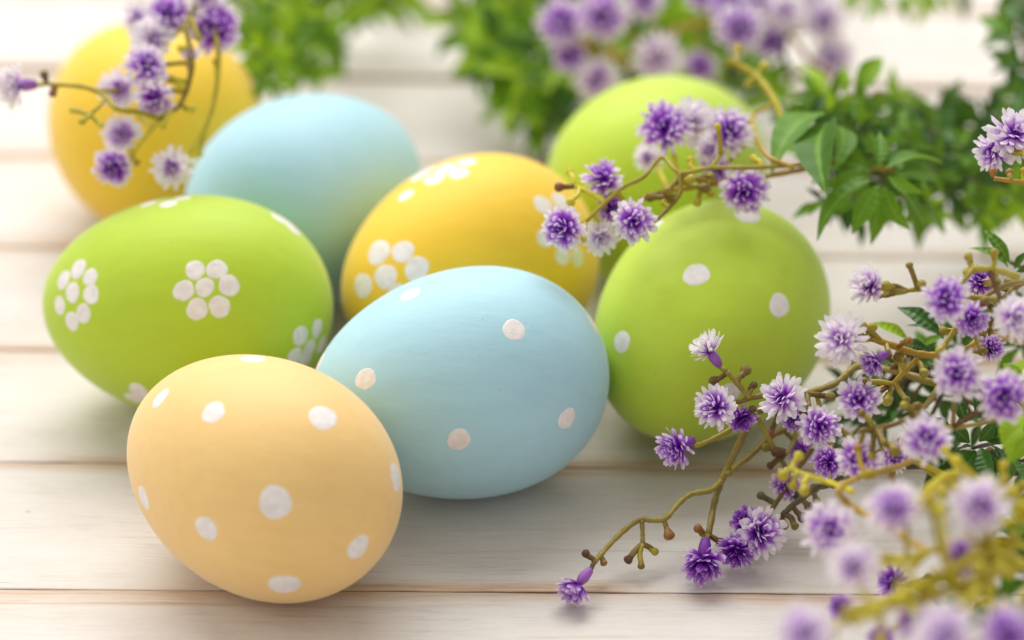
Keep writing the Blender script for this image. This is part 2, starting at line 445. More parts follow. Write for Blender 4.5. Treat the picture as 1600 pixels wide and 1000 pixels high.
for q in hidden_points(E4, t, 2.6): daisy(E4, q, .45, 6, .55, random.random())
E5 = egg('easter_egg', 'green egg with white polka dots resting against the sky blue dotted egg', EGGS['greenr'], M_GREEN2)
t = dots(E5, [(1088, 429, .53), (1218, 477, .51), (971, 534, .46), (1168, 337, .55), (1140, 614, .46), (1018, 356, .56), (1150, 520, .0001)][:6])
hidden_dots(E5, t, .5, 1.9)
E6 = egg('easter_egg', 'plain pale blue egg between the lime daisy egg and the yellow daisy egg', EGGS['blueb'], M_BLUE)
E7 = egg('easter_egg', 'plain yellow egg under the overhanging sprig of purple flowers', EGGS['yellowb'], M_YELLOW)
E8 = egg('easter_egg', 'plain green egg behind the yellow daisy egg and the purple sprig', EGGS['greenb'], M_GREEN2)
ALL_EGGS = [E1, E2, E3, E4, E5, E6, E7, E8]

# ------------------------------------------------------------------ building blocks of the artificial sprigs
def make_flower_mesh(seed, mat, openness=1.0):
    """a globe of narrow toothed petals of unit radius about the origin, facing +Z; t runs from the heart to the tips"""
    r = random.Random(seed)
    V, F, T = [], [], []
    whorls = [(10, 4, .58, .40, -.16), (28, 8, .74, .32, -.12), (47, 12, .88, .22, -.05), (66, 14, .97, .14, .0), (85, 15, 1.0, .08, .08), (104, 13, .97, .03, .14), (123, 8, .86, .0, .12)]
    for th, n, L, z0, tb in whorls:
        off = r.random() * 6.28
        for k in range(n):
            ph = off + 2 * math.pi * (k + r.uniform(-.22, .22)) / n
            tt = math.radians(th * openness + r.uniform(-12, 12))
            d = Vector((math.sin(tt) * math.cos(ph), math.sin(tt) * math.sin(ph), math.cos(tt)))
            out = Vector((math.cos(ph), math.sin(ph), 0))
            side = Vector((-math.sin(ph), math.cos(ph), 0))
            side = (Quaternion(d, r.uniform(-.6, .6)) @ side)
            nrm = d.cross(side).normalized()
            ln = L * r.uniform(.80, 1.07); wd = r.uniform(.08, .13)
            curl = r.uniform(.02, .20) * (1 if th > 40 else -.4)
            base = Vector((0, 0, z0 * .3)) + d * .08
            b0 = len(V)
            for s, wf in ((0.12, .55), (.45, .85), (.75, 1.15), (.93, .95)):
                c = base + d * (ln * s) - nrm * (curl * s * s) * -1
                cup = .28 * wd
                for q in (-1, 0, 1):
                    V.append(c + side * (wd * wf * q) + nrm * (cup * (1 - abs(q)))); T.append(max(0, min(1, s * .92 + tb * s)))
            tip = base + d * ln + nrm * curl
            # three little teeth at the tip
            V.append(tip + side * wd * .55 - d * .02); T.append(1 + min(0, tb))
            V.append(tip + d * r.uniform(.0, .06)); T.append(1)
            V.append(tip - side * wd * .55 - d * .02); T.append(1)
            for s in range(3):
                a = b0 + s * 3
                F += [(a, a + 1, a + 4, a + 3), (a + 1, a + 2, a + 5, a + 4)]
            a = b0 + 9
            F += [(a, a + 1, a + 5), (a, a + 5, a + 5) if False else (a + 1, a + 4, a + 5), (a + 1, a + 3, a + 4), (a + 1, a + 2, a + 3)]
            F[-4] = (a, a + 1, a + 5)
    # the heart
    b0 = len(V); nu, nv = 8, 5
    for i in range(nv + 1):
        p = math.pi * i / nv
        for j in range(nu):
            q = 2 * math.pi * j / nu
            V.append(Vector((.17 * math.sin(p) * math.cos(q), .17 * math.sin(p) * math.sin(q), .10 + .24 * math.cos(p)))); T.append(0.0)
    for i in range(nv):
        for j in range(nu):
            F.append((b0 + i * nu + j, b0 + i * nu + (j + 1) % nu, b0 + (i + 1) * nu + (j + 1) % nu, b0 + (i + 1) * nu + j))
    return mesh('flower', V, F, mat, True, T)

def lathe_mesh(name, prof, mat, n=10):
    V, F = [], []
    for z, r in prof:
        for j in range(n):
            a = 2 * math.pi * j / n; V.append((r * math.cos(a), r * math.sin(a), z))
    for i in range(len(prof) - 1):
        for j in range(n):
            F.append((i * n + j, i * n + (j + 1) % n, (i + 1) * n + (j + 1) % n, (i + 1) * n + j))
    F.append(tuple(reversed(range(n)))); F.append(tuple(range((len(prof) - 1) * n, len(prof) * n)))
    return mesh(name, V, F, mat)

def make_leaf_mesh(seed, mat):
    """a pointed oval leaf of unit length along +X, folded along its rib and bent down, upper side +Z"""
    r = random.Random(seed)
    n = 9; wid = r.uniform(.17, .22); bend = r.uniform(.12, .38); fold = r.uniform(.22, .5); sway = r.uniform(-.07, .07)
    V, T, F = [], [], []
    prof = [.10, .42, .74, .95, 1.0, .88, .64, .34, .03]
    for i in range(n):
        x = i / (n - 1)
        zc = .10 * math.sin(x * 2.2) - bend * x * x; yc = sway * math.sin(x * 3.1)
        for q in (-1, -.55, 0, .55, 1):
            wv = wid * prof[i]
            V.append((x, yc + wv * q, zc + abs(q) * wv * fold + (.012 * math.sin(i * 1.9 + seed) * abs(q)))); T.append((1 if q == 0 else 0.5 if abs(q) < .9 else 0.86))
    for i in range(n - 1):
        for j in range(4):
            a = i * 5 + j; F.append((a, a + 5, a + 6, a + 1))
    return mesh('leaf', V, F, mat, True, T)

FLOWERS = {'n': [make_flower_mesh(s, M_PETAL, o) for s, o in ((1, 1.0), (2, .95), (3, 1.05), (4, .9))],
           'p': [make_flower_mesh(s, M_PETAL_PALE, o) for s, o in ((11, 1.0), (12, .9), (13, 1.05))],
           'd': [make_flower_mesh(s, M_PETAL_DEEP, o) for s, o in ((21, .95), (22, .75), (23, 1.0))],
           'h': [make_flower_mesh(s, M_PETAL_DEEP, o) for s, o in ((31, .58), (32, .62))],
           'w': [make_flower_mesh(s, M_PETAL_PALE, o) for s, o in ((41, .6), (42, .68))]}
CALYX = lathe_mesh('calyx', [(-.86, .13), (-.8, .18), (-.55, .24), (-.3, .27), (-.05, .20), (.05, .08)], M_CALYX)
def bud_mesh(m): return lathe_mesh('bud', [(-.9, .40), (-.5, .48), (0, .80), (.45, 1.0), (.85, .92), (1.15, .55), (1.25, .12)], m)
BUDS = {'y': bud_mesh(M_YSTEM), 'o': bud_mesh(M_OLIVE), 'r': bud_mesh(M_REDBUD), 'a': bud_mesh(M_OSTEM), 'v': bud_mesh(M_VSTEM), 'd': bud_mesh(M_DSTEM)}
LEAVES = {'g': [make_leaf_mesh(s, M_LEAF) for s in range(5)], 'd': [make_leaf_mesh(s + 10, M_LEAF_DARK) for s in range(4)],
          'l': [make_leaf_mesh(s + 20, M_LEAF_LIGHT) for s in range(4)]}
STEM_MATS = {'y': M_YSTEM, 'o': M_OLIVE, 'a': M_OSTEM, 'd': M_DSTEM, 'v': M_VSTEM}

def spline(pts, per=7):
    """Catmull-Rom through the points"""
    P = [pts[0] * 2 - pts[1]] + list(pts) + [pts[-1] * 2 - pts[-2]]
    out = []
    for i in range(1, len(P) - 2):
        for k in range(per):
            t = k / per; a, b, c, d = P[i - 1], P[i], P[i + 1], P[i + 2]
            out.append(0.5 * ((2 * b) + (c - a) * t + (2 * a - 5 * b + 4 * c - d) * t * t + (3 * b - a - 3 * c + d) * t ** 3))
    out.append(pts[-1]); return out

def tube_mesh(name, pts, r0, r1, mat, n=8, lumps=0.10):
    pts = [Vector(p) for p in pts]
    V, F = [], []
    prev = None; ph = random.random() * 9
    for i, p in enumerate(pts):
        tg = (pts[min(i + 1, len(pts) - 1)] - pts[max(i - 1, 0)]).normalized()
        if prev is None: a = tg.orthogonal().normalized()
        else: a = (prev - tg * prev.dot(tg)).normalized()
        prev = a; b = tg.cross(a); f = i / max(1, len(pts) - 1)
        r = (r0 + (r1 - r0) * f) * (1 + lumps * math.sin(i * 1.7 + ph) + lumps * .6 * math.sin(i * .63 + ph))
        for j in range(n):
            t = 2 * math.pi * j / n
            V.append(p + a * (r * math.cos(t)) + b * (r * .85 * math.sin(t)))
    m = len(pts)
    for i in range(m - 1):
        for j in range(n):
            F.append((i * n + j, i * n + (j + 1) % n, (i + 1) * n + (j + 1) % n, (i + 1) * n + j))
    F.append(tuple(reversed(range(n)))); F.append(tuple(range((m - 1) * n, m * n)))
    return mesh(name, V, F, mat)

def clear_of_eggs(p, margin):
    """push a point out of any egg and above the table"""
    p = Vector(p)
    for o, bvh, base, cen in ALL_EGGS:
        if (p - cen).length > 5: continue
        loc, nn, _, _ = bvh.find_nearest(p)
        if nn.dot(loc - cen) < 0: nn = -nn
        d = (p - loc).dot(nn)
        if d < margin: p = p + nn * (margin - d)
    if p.z < margin: p.z = margin
    return p

class Sprig:
    def __init__(s, name, label, cat, base, group=None):
        s.base = Vector((base.x, base.y, 0.0))
        s.o = link(name, None, None, s.base); s.o.empty_display_size = .01
        tag(s.o, label, cat, group)
        s.samples = []
    def stem(s, pts, r0=.085, r1=.06, m='o', name='stem', buds=0, bm=None):
        P = [clear_of_eggs(at(*p) if len(p) == 3 else p[0], r0 * 1.1) for p in pts]
        Q = [clear_of_eggs(q, r0 * 1.05) for q in spline(P)]
        o = link(name, tube_mesh(name, [q - s.base for q in Q], r0, r1, STEM_MATS[m]), s.o)
        s.samples += Q
        for k in range(buds):
            i = random.randrange(1, len(Q) - 1); tg = (Q[i + 1] - Q[i - 1]).normalized()
            d = (tg * random.uniform(.2, 1.0) + Vector((random.gauss(0, 1), random.gauss(0, 1), random.gauss(.3, 1))).normalized()).normalized()
            s.knob(Q[i], Q[i] + d * random.uniform(.28, .6), bm or m)
        return Q
    def knob(s, a, b, m='o', size=.092):
        b = clear_of_eggs(b, .12); v = b - a
        if v.length > .12:
            mid = (a + b) / 2 + Vector((random.gauss(0, .03), random.gauss(0, .03), random.gauss(0, .03)))
            tm = 'o' if m == 'r' else m
            link('bud_stalk', tube_mesh('bud_stalk', [q - s.base for q in spline([a, mid, b], 3)], .055, .062, STEM_MATS[tm], 6, .0), s.o)
        o = link('bud', BUDS[m], s.o, b - s.base)
        o.rotation_mode = 'QUATERNION'; o.rotation_quaternion = Vector((0, 0, 1)).rotation_difference(v.normalized()) if v.length > 1e-6 else (1, 0, 0, 0)
        k = size * random.uniform(.85, 1.2); o.scale = (k, k, k * random.uniform(1.0, 1.3))
    def bud(s, px, py, h, m='o', size=.085, src=None):
        b = at(px, py, h)
        a = at(*src) if src else min(s.samples, key=lambda q: (q - b).length)
        s.knob(a, b, m, size)
    def flower(s, px, py, h, d, face, kind='n', src=None, m='o'):
        c = at(px, py, h); depth = (c - CAM).dot(FWD)
        R = d / 2 / (FPX / depth) * 1.13
        dr = screen_dir(*face)
        c = clear_of_eggs(c, R * .55)
        f = link('flower', random.choice(FLOWERS[kind]), s.o, c - s.base)
        f.rotation_mode = 'QUATERNION'
        f.rotation_quaternion = Vector((0, 0, 1)).rotation_difference(dr) @ Quaternion((0, 0, 1), random.random() * 6.28)
        f.scale = (R, R, R * random.uniform(.9, 1.05))
        g = link('calyx', CALYX, f)
        foot = c - dr * (R * .82)
        if src is not False:
            a = at(*src) if src else (min(s.samples, key=lambda q: (q - foot).length) if s.samples else foot - Vector((0, 0, 1)))
            ln = (foot - a).length
            if ln > .05:
                P = [a, a + (foot - a) * .55 + Vector((0, 0, -.04 * ln)), foot]
                P = [P[0]] + [clear_of_eggs(q, .07) for q in P[1:]]
                link('flower_stalk', tube_mesh('flower_stalk', [q - s.base for q in spline(P, 4)], .052, .06, STEM_MATS[m], 7, .05), s.o)
        return f
    def leaf(s, root, dr, up, length, kind='g', wf=1.0):
        x = dr.normalized(); z = (up - x * up.dot(x))
        z = z.normalized() if z.length > 1e-4 else x.orthogonal().normalized()
        y = z.cross(x)
        tip = root + x * length
        if tip.z < .15:
            root = root + Vector((0, 0, .15 - tip.z))
        mid = root + x * (length * .6); mid2 = clear_of_eggs(mid, .16); root = root + (mid2 - mid)
        o = link('leaf', random.choice(LEAVES[kind]), s.o, root - s.base)
        o.rotation_mode = 'QUATERNION'; o.rotation_quaternion = Matrix((x, y, z)).transposed().to_quaternion()
        k = length; o.scale = (k, k * wf * random.uniform(.75, 1.05), k)
        return o
    def rosette(s, px, py, h, n, lpx, axis=(0, .3, 1), kinds='g', src=None, spread=(55, 95), m='d'):
        c = clear_of_eggs(at(px, py, h), .1); depth = (c - CAM).dot(FWD)
        L = lpx / (FPX / depth); ax = screen_dir(*axis)
        a = ax.orthogonal().normalized(); b = ax.cross(a); off = random.random() * 6.28
        for k in range(n):
            ph = off + 2.4 * k; th = math.radians(spread[0] + (spread[1] - spread[0]) * (k / max(1, n - 1)) + random.uniform(-12, 12))
            out = a * math.cos(ph) + b * math.sin(ph)
            dr = ax * math.cos(th) + out * math.sin(th)
            s.leaf(c - ax * (.06 * k) + dr * (.06 * L), dr, ax * math.sin(th) - out * math.cos(th) + Vector((0, 0, .25)), L * random.uniform(.72, 1.12) * (.75 + .35 * k / max(1, n - 1)), random.choice(kinds))
        foot = c - ax * (.06 * n)
        q = at(*src) if src else (min(s.samples, key=lambda q: (q - foot).length) if s.samples else None)
        if q is not None and (q - foot).length > .05:
            P = [clear_of_eggs(x, .06) for x in (q, (q + foot) / 2 + Vector((0, 0, -.05)), foot)] + [c]
            link('leaf_stalk', tube_mesh('leaf_stalk', [x - s.base for x in spline(P, 4)], .055, .04, STEM_MATS[m], 6, .05), s.o)
    def loose(s, leaves, kinds='g', wf=1.0):
        """single leaves given by root and tip in the picture"""
        for (x0, y0, h0, x1, y1, h1) in leaves:
            a, b = at(x0, y0, h0), at(x1, y1, h1)
            s.leaf(a, b - a, Vector((random.uniform(-.9, .9), random.uniform(-1.1, .1), .8)), (b - a).length, random.choice(kinds), wf)

# ---- sprig arching over the far yellow egg
S = Sprig('flower_sprig', 'sprig of purple and white flowers hanging in front of the plain yellow egg', 'flower sprig', at(470, -60, 0))
S.stem([(480, -105, .2), (440, -95, 3.0), (380, -60, 6.2), (318, -10, 7.2), (292, 40, 7.1), (300, 100, 6.6), (283, 160, 6.0), (250, 186, 5.8)], .075, .06, 'v', buds=6, bm='y')
S.stem([(250, 186, 5.8), (215, 175, 6.0), (182, 170, 6.2), (165, 151, 6.3), (132, 136, 6.4), (72, 131, 6.3)], .062, .055, 'y', 'twig')
S.stem([(250, 186, 5.8), (228, 212, 5.4), (212, 232, 5.1), (205, 246, 4.9)], .065, .05, 'y', 'twig', 1)
S.stem([(318, -10, 7.2), (338, 60, 6.8), (341, 110, 6.2), (333, 165, 5.6), (318, 205, 5.2), (296, 238, 4.95)], .06, .05, 'y', 'twig', 2)
S.stem([(165, 153, 6.3), (153, 168, 6.2), (138, 180, 6.1)], .05, .045, 'y', 'twig')
for b in ((117, 173, 6.1, 'y'), (130, 188, 6.1, 'y'), (156, 193, 6.0, 'y'), (70, 121, 6.4, 'o'), (82, 143, 6.2, 'r'), (212, 252, 4.9, 'y'), (270, 125, 6.4, 'y'), (262, 100, 6.6, 'y'), (285, 75, 6.9, 'y')): S.bud(*b)
for f in ((28, 133, 6.3, 66, (-.9, -.05, .5), 'w'), (335, 45, 6.8, 74, (0, .1, 1)), (265, 22, 7.1, 68, (-.3, .3, .9)), (240, 62, 6.7, 68, (-.4, .2, .8), 'p'),
          (228, 103, 6.7, 64, (.3, .25, .9)), (188, 138, 5.9, 60, (-.4, -.2, .9), 'p'), (240, 150, 6.2, 62, (.1, -.75, .6)), (192, 212, 5.0, 58, (-.3, .3, .8), 'p'),
          (178, 258, 4.8, 60, (-.4, -.5, .8)), (268, 260, 4.9, 60, (0, -.5, .8), 'p'), (322, -4, 7.3, 64, (.2, .5, .8), 'p'), (296, 92, 6.6, 36, (.1, .9, .4), 'w'),
          (215, 28, 6.9, 50, (-.5, .5, .6), 'p')):
    S.flower(*f[:5], *(f[5:] or ('n',)), m='y')

# ---- leafy sprig behind the far pair of eggs
S = Sprig('leafy_sprig', 'bright green leafy sprig behind the plain yellow egg and the plain pale blue egg', 'leafy sprig', at(640, -60, 0))
S.stem([(700, -70, .15), (640, -50, .8), (560, -25, 1.8), (480, 10, 2.6), (430, 50, 3.0), (400, 100, 3.4)], .08, .05, 'd')
for r in ((460, 20, 3.4, 9, 72), (450, 65, 3.2, 9, 68), (505, 75, 2.4, 8, 64), (420, 100, 3.4, 8, 60), (570, 5, 2.0, 7, 62), (630, -10, 1.6, 7, 62), (525, 5, 2.4, 8, 66), (430, 35, 3.0, 8, 78), (475, 70, 2.5, 8, 78), (400, 85, 3.8, 7, 66), (505, 30, 2.2, 8, 80), (440, 110, 2.6, 7, 62), (385, 130, 3.6, 5, 50), (480, 115, 2.0, 6, 56), (395, 20, 3.4, 7, 72),
          (545, -15, 1.6, 7, 72), (600, -8, 1.4, 7, 72), (625, -30, 1.1, 6, 70), (450, -10, 2.8, 7, 74), (500, -15, 2.2, 6, 74), (415, 60, 3.2, 6, 66)):
    S.rosette(*r, axis=(random.uniform(-.4, .4), random.uniform(-.3, .5), 1), kinds='ggll')
S.rosette(395, 5, 3.2, 4, 40, kinds='l')
for x in range(460, 900, 44):  # continues the foliage out of view, added to shade the table behind
    S.rosette(x + random.uniform(-15, 15), random.uniform(-150, -45), random.uniform(1.6, 5.0), 8, 80, axis=(random.uniform(-.4, .4), .2, 1), kinds='ggl')

# ---- dense leafy clump behind the yellow daisy egg
S = Sprig('leafy_sprig', 'dense dark green leafy sprig behind the plain green egg, bright leaves at its edge', 'leafy sprig', at(860, -60, 0))
S.stem([(830, -95, .2), (815, -40, 1.6), (810, 30, 2.2), (820, 100, 1.9), (840, 170, 1.0), (850, 205, .5)], .09, .05, 'd')
S.stem([(815, -20, 1.7), (870, -10, 2.2), (940, 10, 2.2), (990, 30, 2.0), (1060, 50, 1.8), (1120, 90, 1.6)], .07, .045, 'd')
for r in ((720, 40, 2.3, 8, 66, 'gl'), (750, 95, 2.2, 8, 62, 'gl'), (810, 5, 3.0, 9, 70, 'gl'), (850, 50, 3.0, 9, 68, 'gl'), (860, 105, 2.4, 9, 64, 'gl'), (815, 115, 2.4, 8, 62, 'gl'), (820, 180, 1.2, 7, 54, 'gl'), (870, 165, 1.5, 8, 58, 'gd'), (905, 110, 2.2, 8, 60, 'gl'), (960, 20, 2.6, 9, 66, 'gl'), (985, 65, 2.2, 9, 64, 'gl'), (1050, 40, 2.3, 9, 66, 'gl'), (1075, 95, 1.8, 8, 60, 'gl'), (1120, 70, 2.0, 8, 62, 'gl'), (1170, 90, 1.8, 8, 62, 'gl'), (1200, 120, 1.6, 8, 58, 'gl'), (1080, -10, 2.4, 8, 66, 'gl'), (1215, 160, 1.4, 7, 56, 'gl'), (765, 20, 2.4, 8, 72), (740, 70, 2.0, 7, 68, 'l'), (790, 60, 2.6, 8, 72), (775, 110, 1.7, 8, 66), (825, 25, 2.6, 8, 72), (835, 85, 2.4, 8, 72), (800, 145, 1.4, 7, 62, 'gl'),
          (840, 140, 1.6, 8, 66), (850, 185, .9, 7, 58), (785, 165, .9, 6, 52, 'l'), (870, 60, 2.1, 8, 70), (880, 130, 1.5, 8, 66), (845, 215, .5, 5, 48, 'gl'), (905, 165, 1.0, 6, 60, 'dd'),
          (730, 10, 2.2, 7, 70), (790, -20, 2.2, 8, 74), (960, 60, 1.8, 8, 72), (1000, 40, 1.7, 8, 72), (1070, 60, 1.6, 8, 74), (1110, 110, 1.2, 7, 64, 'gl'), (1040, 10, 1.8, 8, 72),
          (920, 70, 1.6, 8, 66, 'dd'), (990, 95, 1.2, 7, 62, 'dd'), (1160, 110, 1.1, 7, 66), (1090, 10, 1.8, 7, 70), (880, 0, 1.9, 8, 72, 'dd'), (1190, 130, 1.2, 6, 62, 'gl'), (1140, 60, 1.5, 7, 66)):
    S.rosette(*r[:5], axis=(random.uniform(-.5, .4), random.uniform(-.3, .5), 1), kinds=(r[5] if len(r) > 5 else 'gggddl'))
S.loose([(740, 85, 2.6, 712, 105, 2.5), (770, 40, 2.9, 742, -5, 3.1), (800, 100, 2.6, 775, 75, 3.0), (810, 160, 1.6, 785, 205, 1.2), (830, 150, 1.9, 812, 112, 2.2), (850, 215, .9, 830, 245, .5), (870, 190, 1.3, 880, 235, .8), (745, 75, 2.2, 700, 66, 2.2), (760, 70, 2.6, 735, 20, 2.8), (790, 120, 1.6, 765, 180, 1.2), (760, 30, 2.5, 705, 70, 2.3)], 'l')

# ---- flowers on orange stems behind the plain green egg
S = Sprig('flower_sprig', 'sprig of purple flowers on orange brown stems behind the plain green egg', 'flower sprig', at(1300, 0, 0))
S.stem([(1310, -70, .3), (1270, -20, 3.0), (1200, 15, 3.6), (1130, 30, 3.6), (1060, 45, 3.4), (1000, 75, 3.0), (950, 90, 3.0), (905, 62, 3.6)], .10, .07, 'a', buds=8)
S.stem([(1270, -20, 3.0), (1240, 30, 3.4), (1225, 70, 3.0), (1228, 100, 2.4), (1240, 128, 2.0)], .10, .08, 'd', 'twig')
S.stem([(1200, 15, 3.6), (1240, 60, 3.3), (1265, 95, 2.8), (1300, 120, 2.5)], .07, .06, 'a', 'twig', 2)
S.stem([(930, 40, 3.7), (965, 90, 3.2), (990, 112, 2.8)], .07, .05, 'a', 'twig')
for f in ((880, 36, 3.9, 74, (-.2, .3, .9)), (941, 24, 4.2, 76, (.1, -.2, .95)), (890, 84, 3.2, 58, (-.3, -.4, .9)), (932, 124, 2.9, 66, (-.1, -.3, .95)),
          (1026, 88, 3.0, 74, (.1, -.2, .9), 'p'), (1006, -2, 4.0, 66, (0, .3, .9)), (1095, 103, 2.4, 48, (-.2, -.2, .9)), (1155, 42, 4.0, 74, (.1, -.3, .95)),
          (1140, 8, 4.2, 60, (-.2, .4, .8)), (1178, 6, 4.2, 60, (.4, .4, .8), 'p'), (1228, 18, 4.0, 62, (.1, .2, .9), 'p'), (1285, 30, 3.2, 70, (.2, .1, .9), 'p'),
          (1300, 92, 2.4, 66, (.3, 0, .9), 'p'), (1200, 60, 3.0, 56, (.2, -.3, .9)), (1100, -5, 4.0, 56, (-.2, .5, .7)), (1270, 5, 3.4, 60, (0, .4, .8), 'p')):
    S.flower(*f[:5], *(f[5:] or ('n',)), m='a')

# ---- sprig reaching in over the two green eggs
S = Sprig('flower_sprig', 'sprig of purple flowers with yellow green stems reaching over the green polka dot egg', 'flower sprig', at(1700, 300, 0))
S.stem([(1720, 330, .2), (1640, 300, .9), (1520, 282, 2.2), (1420, 270, 3.4), (1340, 258, 4.6), (1290, 256, 5.2), (1240, 268, 5.4), (1170, 280, 5.3), (1100, 290, 5.2), (1040, 300, 5.1), (1000, 312, 5.0)], .06, .05, 'a', buds=1, bm='y')
S.stem([(1330, 256, 4.7), (1290, 250, 5.3), (1240, 258, 5.7), (1170, 262, 5.9), (1110, 262, 5.9), (1062, 270, 5.9), (1034, 246, 6.0), (1006, 276, 5.8), (975, 292, 5.6), (946, 316, 5.4), (914, 348, 5.1)], .052, .045, 'v', buds=1)
S.stem([(1062, 270, 5.9), (1062, 302, 5.6), (1040, 330, 5.35), (1018, 350, 5.2)], .055, .05, 'v', 'twig', 3)
S.stem([(946, 316, 5.4), (922, 302, 5.5), (898, 291, 5.6)], .06, .055, 'y', 'twig')
S.stem([(1110, 262, 5.9), (1120, 250, 5.9), (1130, 235, 6.0)], .055, .05, 'y', 'twig', 1)
S.stem([(1010, 310, 5.0), (1040, 296, 5.4), (1075, 280, 5.6), (1120, 285, 5.4)], .05, .05, 'v', 'twig', 4)
S.stem([(1240, 262, 5.8), (1196, 240, 5.9), (1175, 185, 5.6), (1205, 165, 5.6)], .05, .05, 'a', 'twig')
S.stem([(1230, 210, 5.2), (1212, 160, 5.6), (1185, 122, 5.8), (1158, 104, 5.9), (1136, 95, 6.0)], .075, .07, 'y', 'twig')
for b in ((878, 292, 5.6, 'r', .11), (891, 271, 5.7, 'y', .09), (893, 313, 5.5, 'y', .10), (1153, 78, 6.0, 'y', .11), (1192, 104, 5.9, 'y', .10), (1172, 128, 5.7, 'y', .09), (912, 372, 5.0, 'y', .08),
          (975, 318, 5.3, 'y', .08), (1080, 252, 6.0, 'y', .08), (1040, 318, 5.4, 'y', .08), (1090, 312, 5.2, 'y', .09), (1110, 300, 5.3, 'y', .09), (1180, 250, 5.9, 'y', .08), (1150, 290, 5.2, 'a', .09)): S.bud(*b)
for f in ((1040, 200, 6.1, 76, (-.25, .15, .95)), (1078, 192, 5.8, 74, (.5, .3, .8), 'p'), (1137, 205, 6.0, 72, (.35, .1, .9)), (1163, 298, 5.35, 70, (.1, -.2, .97)),
          (943, 281, 5.6, 60, (-.1, .75, .6)), (989, 346, 5.25, 64, (.2, -.1, .95)), (881, 356, 5.15, 66, (-.35, -.1, .9)), (938, 370, 4.7, 52, (0, -.3, .9), 'p'),
          (1014, 246, 5.0, 44, (-.4, -.2, .8), 'p'), (1118, 268, 5.0, 50, (.1, .3, .9)), (955, 328, 5.1, 44, (.3, .3, .7), 'd'), (1110, 232, 5.6, 46, (-.2, -.3, .9), 'p')):
    S.flower(*f[:5], *(f[5:] or ('n',)), m='y')

# ---- leafy sprig beside the green polka dot egg
S = Sprig('leafy_sprig', 'leafy sprig of big pointed green leaves behind the green polka dot egg', 'leafy sprig', at(1720, 240, 0))
S.stem([(1760, 250, .2), (1690, 235, 1.5), (1600, 225, 2.6), (1500, 225, 3.2), (1420, 235, 3.6), (1370, 260, 3.8)], .09, .05, 'd')
S.stem([(1500, 225, 3.2), (1420, 195, 3.8), (1350, 175, 4.2), (1305, 160, 4.6)], .07, .045, 'd')
S.loose([(1290, 158, 4.7, 1252, 86, 5.2), (1335, 150, 4.8, 1386, 82, 5.4), (1318, 150, 4.8, 1322, 98, 5.3)], 'l')
S.loose([(1285, 165, 4.6, 1222, 148, 4.6), (1290, 178, 5.8, 1205, 222, 6.1), (1300, 190, 5.8, 1270, 262, 6.1), (1310, 196, 5.6, 1318, 245, 5.8), (1335, 165, 4.6, 1352, 195, 4.5), (1340, 160, 4.4, 1415, 160, 4.2), (1280, 172, 4.5, 1212, 185, 4.6)], 'g')
S.loose([(1372, 266, 5.4, 1374, 203, 5.9), (1384, 264, 5.5, 1472, 230, 5.6), (1388, 276, 5.4, 1443, 302, 5.3), (1362, 268, 5.3, 1292, 248, 5.4), (1360, 282, 5.3, 1268, 345, 4.9), (1370, 290, 5.3, 1335, 362, 4.6),
         (1382, 292, 5.2, 1412, 358, 4.6), (1394, 286, 5.1, 1462, 346, 4.4), (1360, 276, 5.2, 1285, 288, 5.2), (1376, 292, 5.0, 1374, 376, 4.2), (1356, 262, 5.0, 1310, 222, 5.4), (1350, 288, 5.0, 1300, 320, 5.0), (1390, 262, 5.0, 1430, 222, 5.0), (1398, 270, 4.9, 1480, 268, 4.6)], 'gggd', .95)
for r in ((1340, 205, 4.9, 8, 50, 'gd'), (1300, 175, 5.0, 9, 52, 'ggl'), (1345, 170, 4.6, 8, 48, 'gl'), (1265, 200, 4.8, 7, 46, 'gd'), (1290, 250, 4.8, 7, 46, 'gd'), (1400, 190, 4.2, 8, 50, 'gd'), (1420, 225, 4.4, 8, 52, 'g'),
          (1450, 200, 3.8, 8, 52, 'gd'), (1460, 265, 4.0, 8, 54, 'gd'), (1490, 235, 3.8, 8, 54, 'gd'), (1410, 310, 4.2, 8, 54, 'gd'), (1340, 310, 4.4, 8, 52, 'gd'), (1450, 320, 3.4, 8, 50, 'gl'), (1290, 310, 4.0, 7, 48, 'gd'),
          (1520, 280, 3.4, 8, 54, 'gd'), (1530, 230, 3.4, 8, 54, 'gd'), (1570, 250, 3.2, 8, 54, 'gd'), (1490, 175, 3.2, 8, 48, 'gd'), (1550, 190, 3.2, 8, 50, 'gd'), (1590, 310, 2.8, 8, 54, 'gl'), (1540, 330, 2.4, 8, 52, 'gl'), (1375, 235, 5.0, 7, 46, 'g')):
    S.rosette(*r[:5], axis=(random.uniform(-.5, .5), random.uniform(-.2, .5), 1), kinds=r[5])
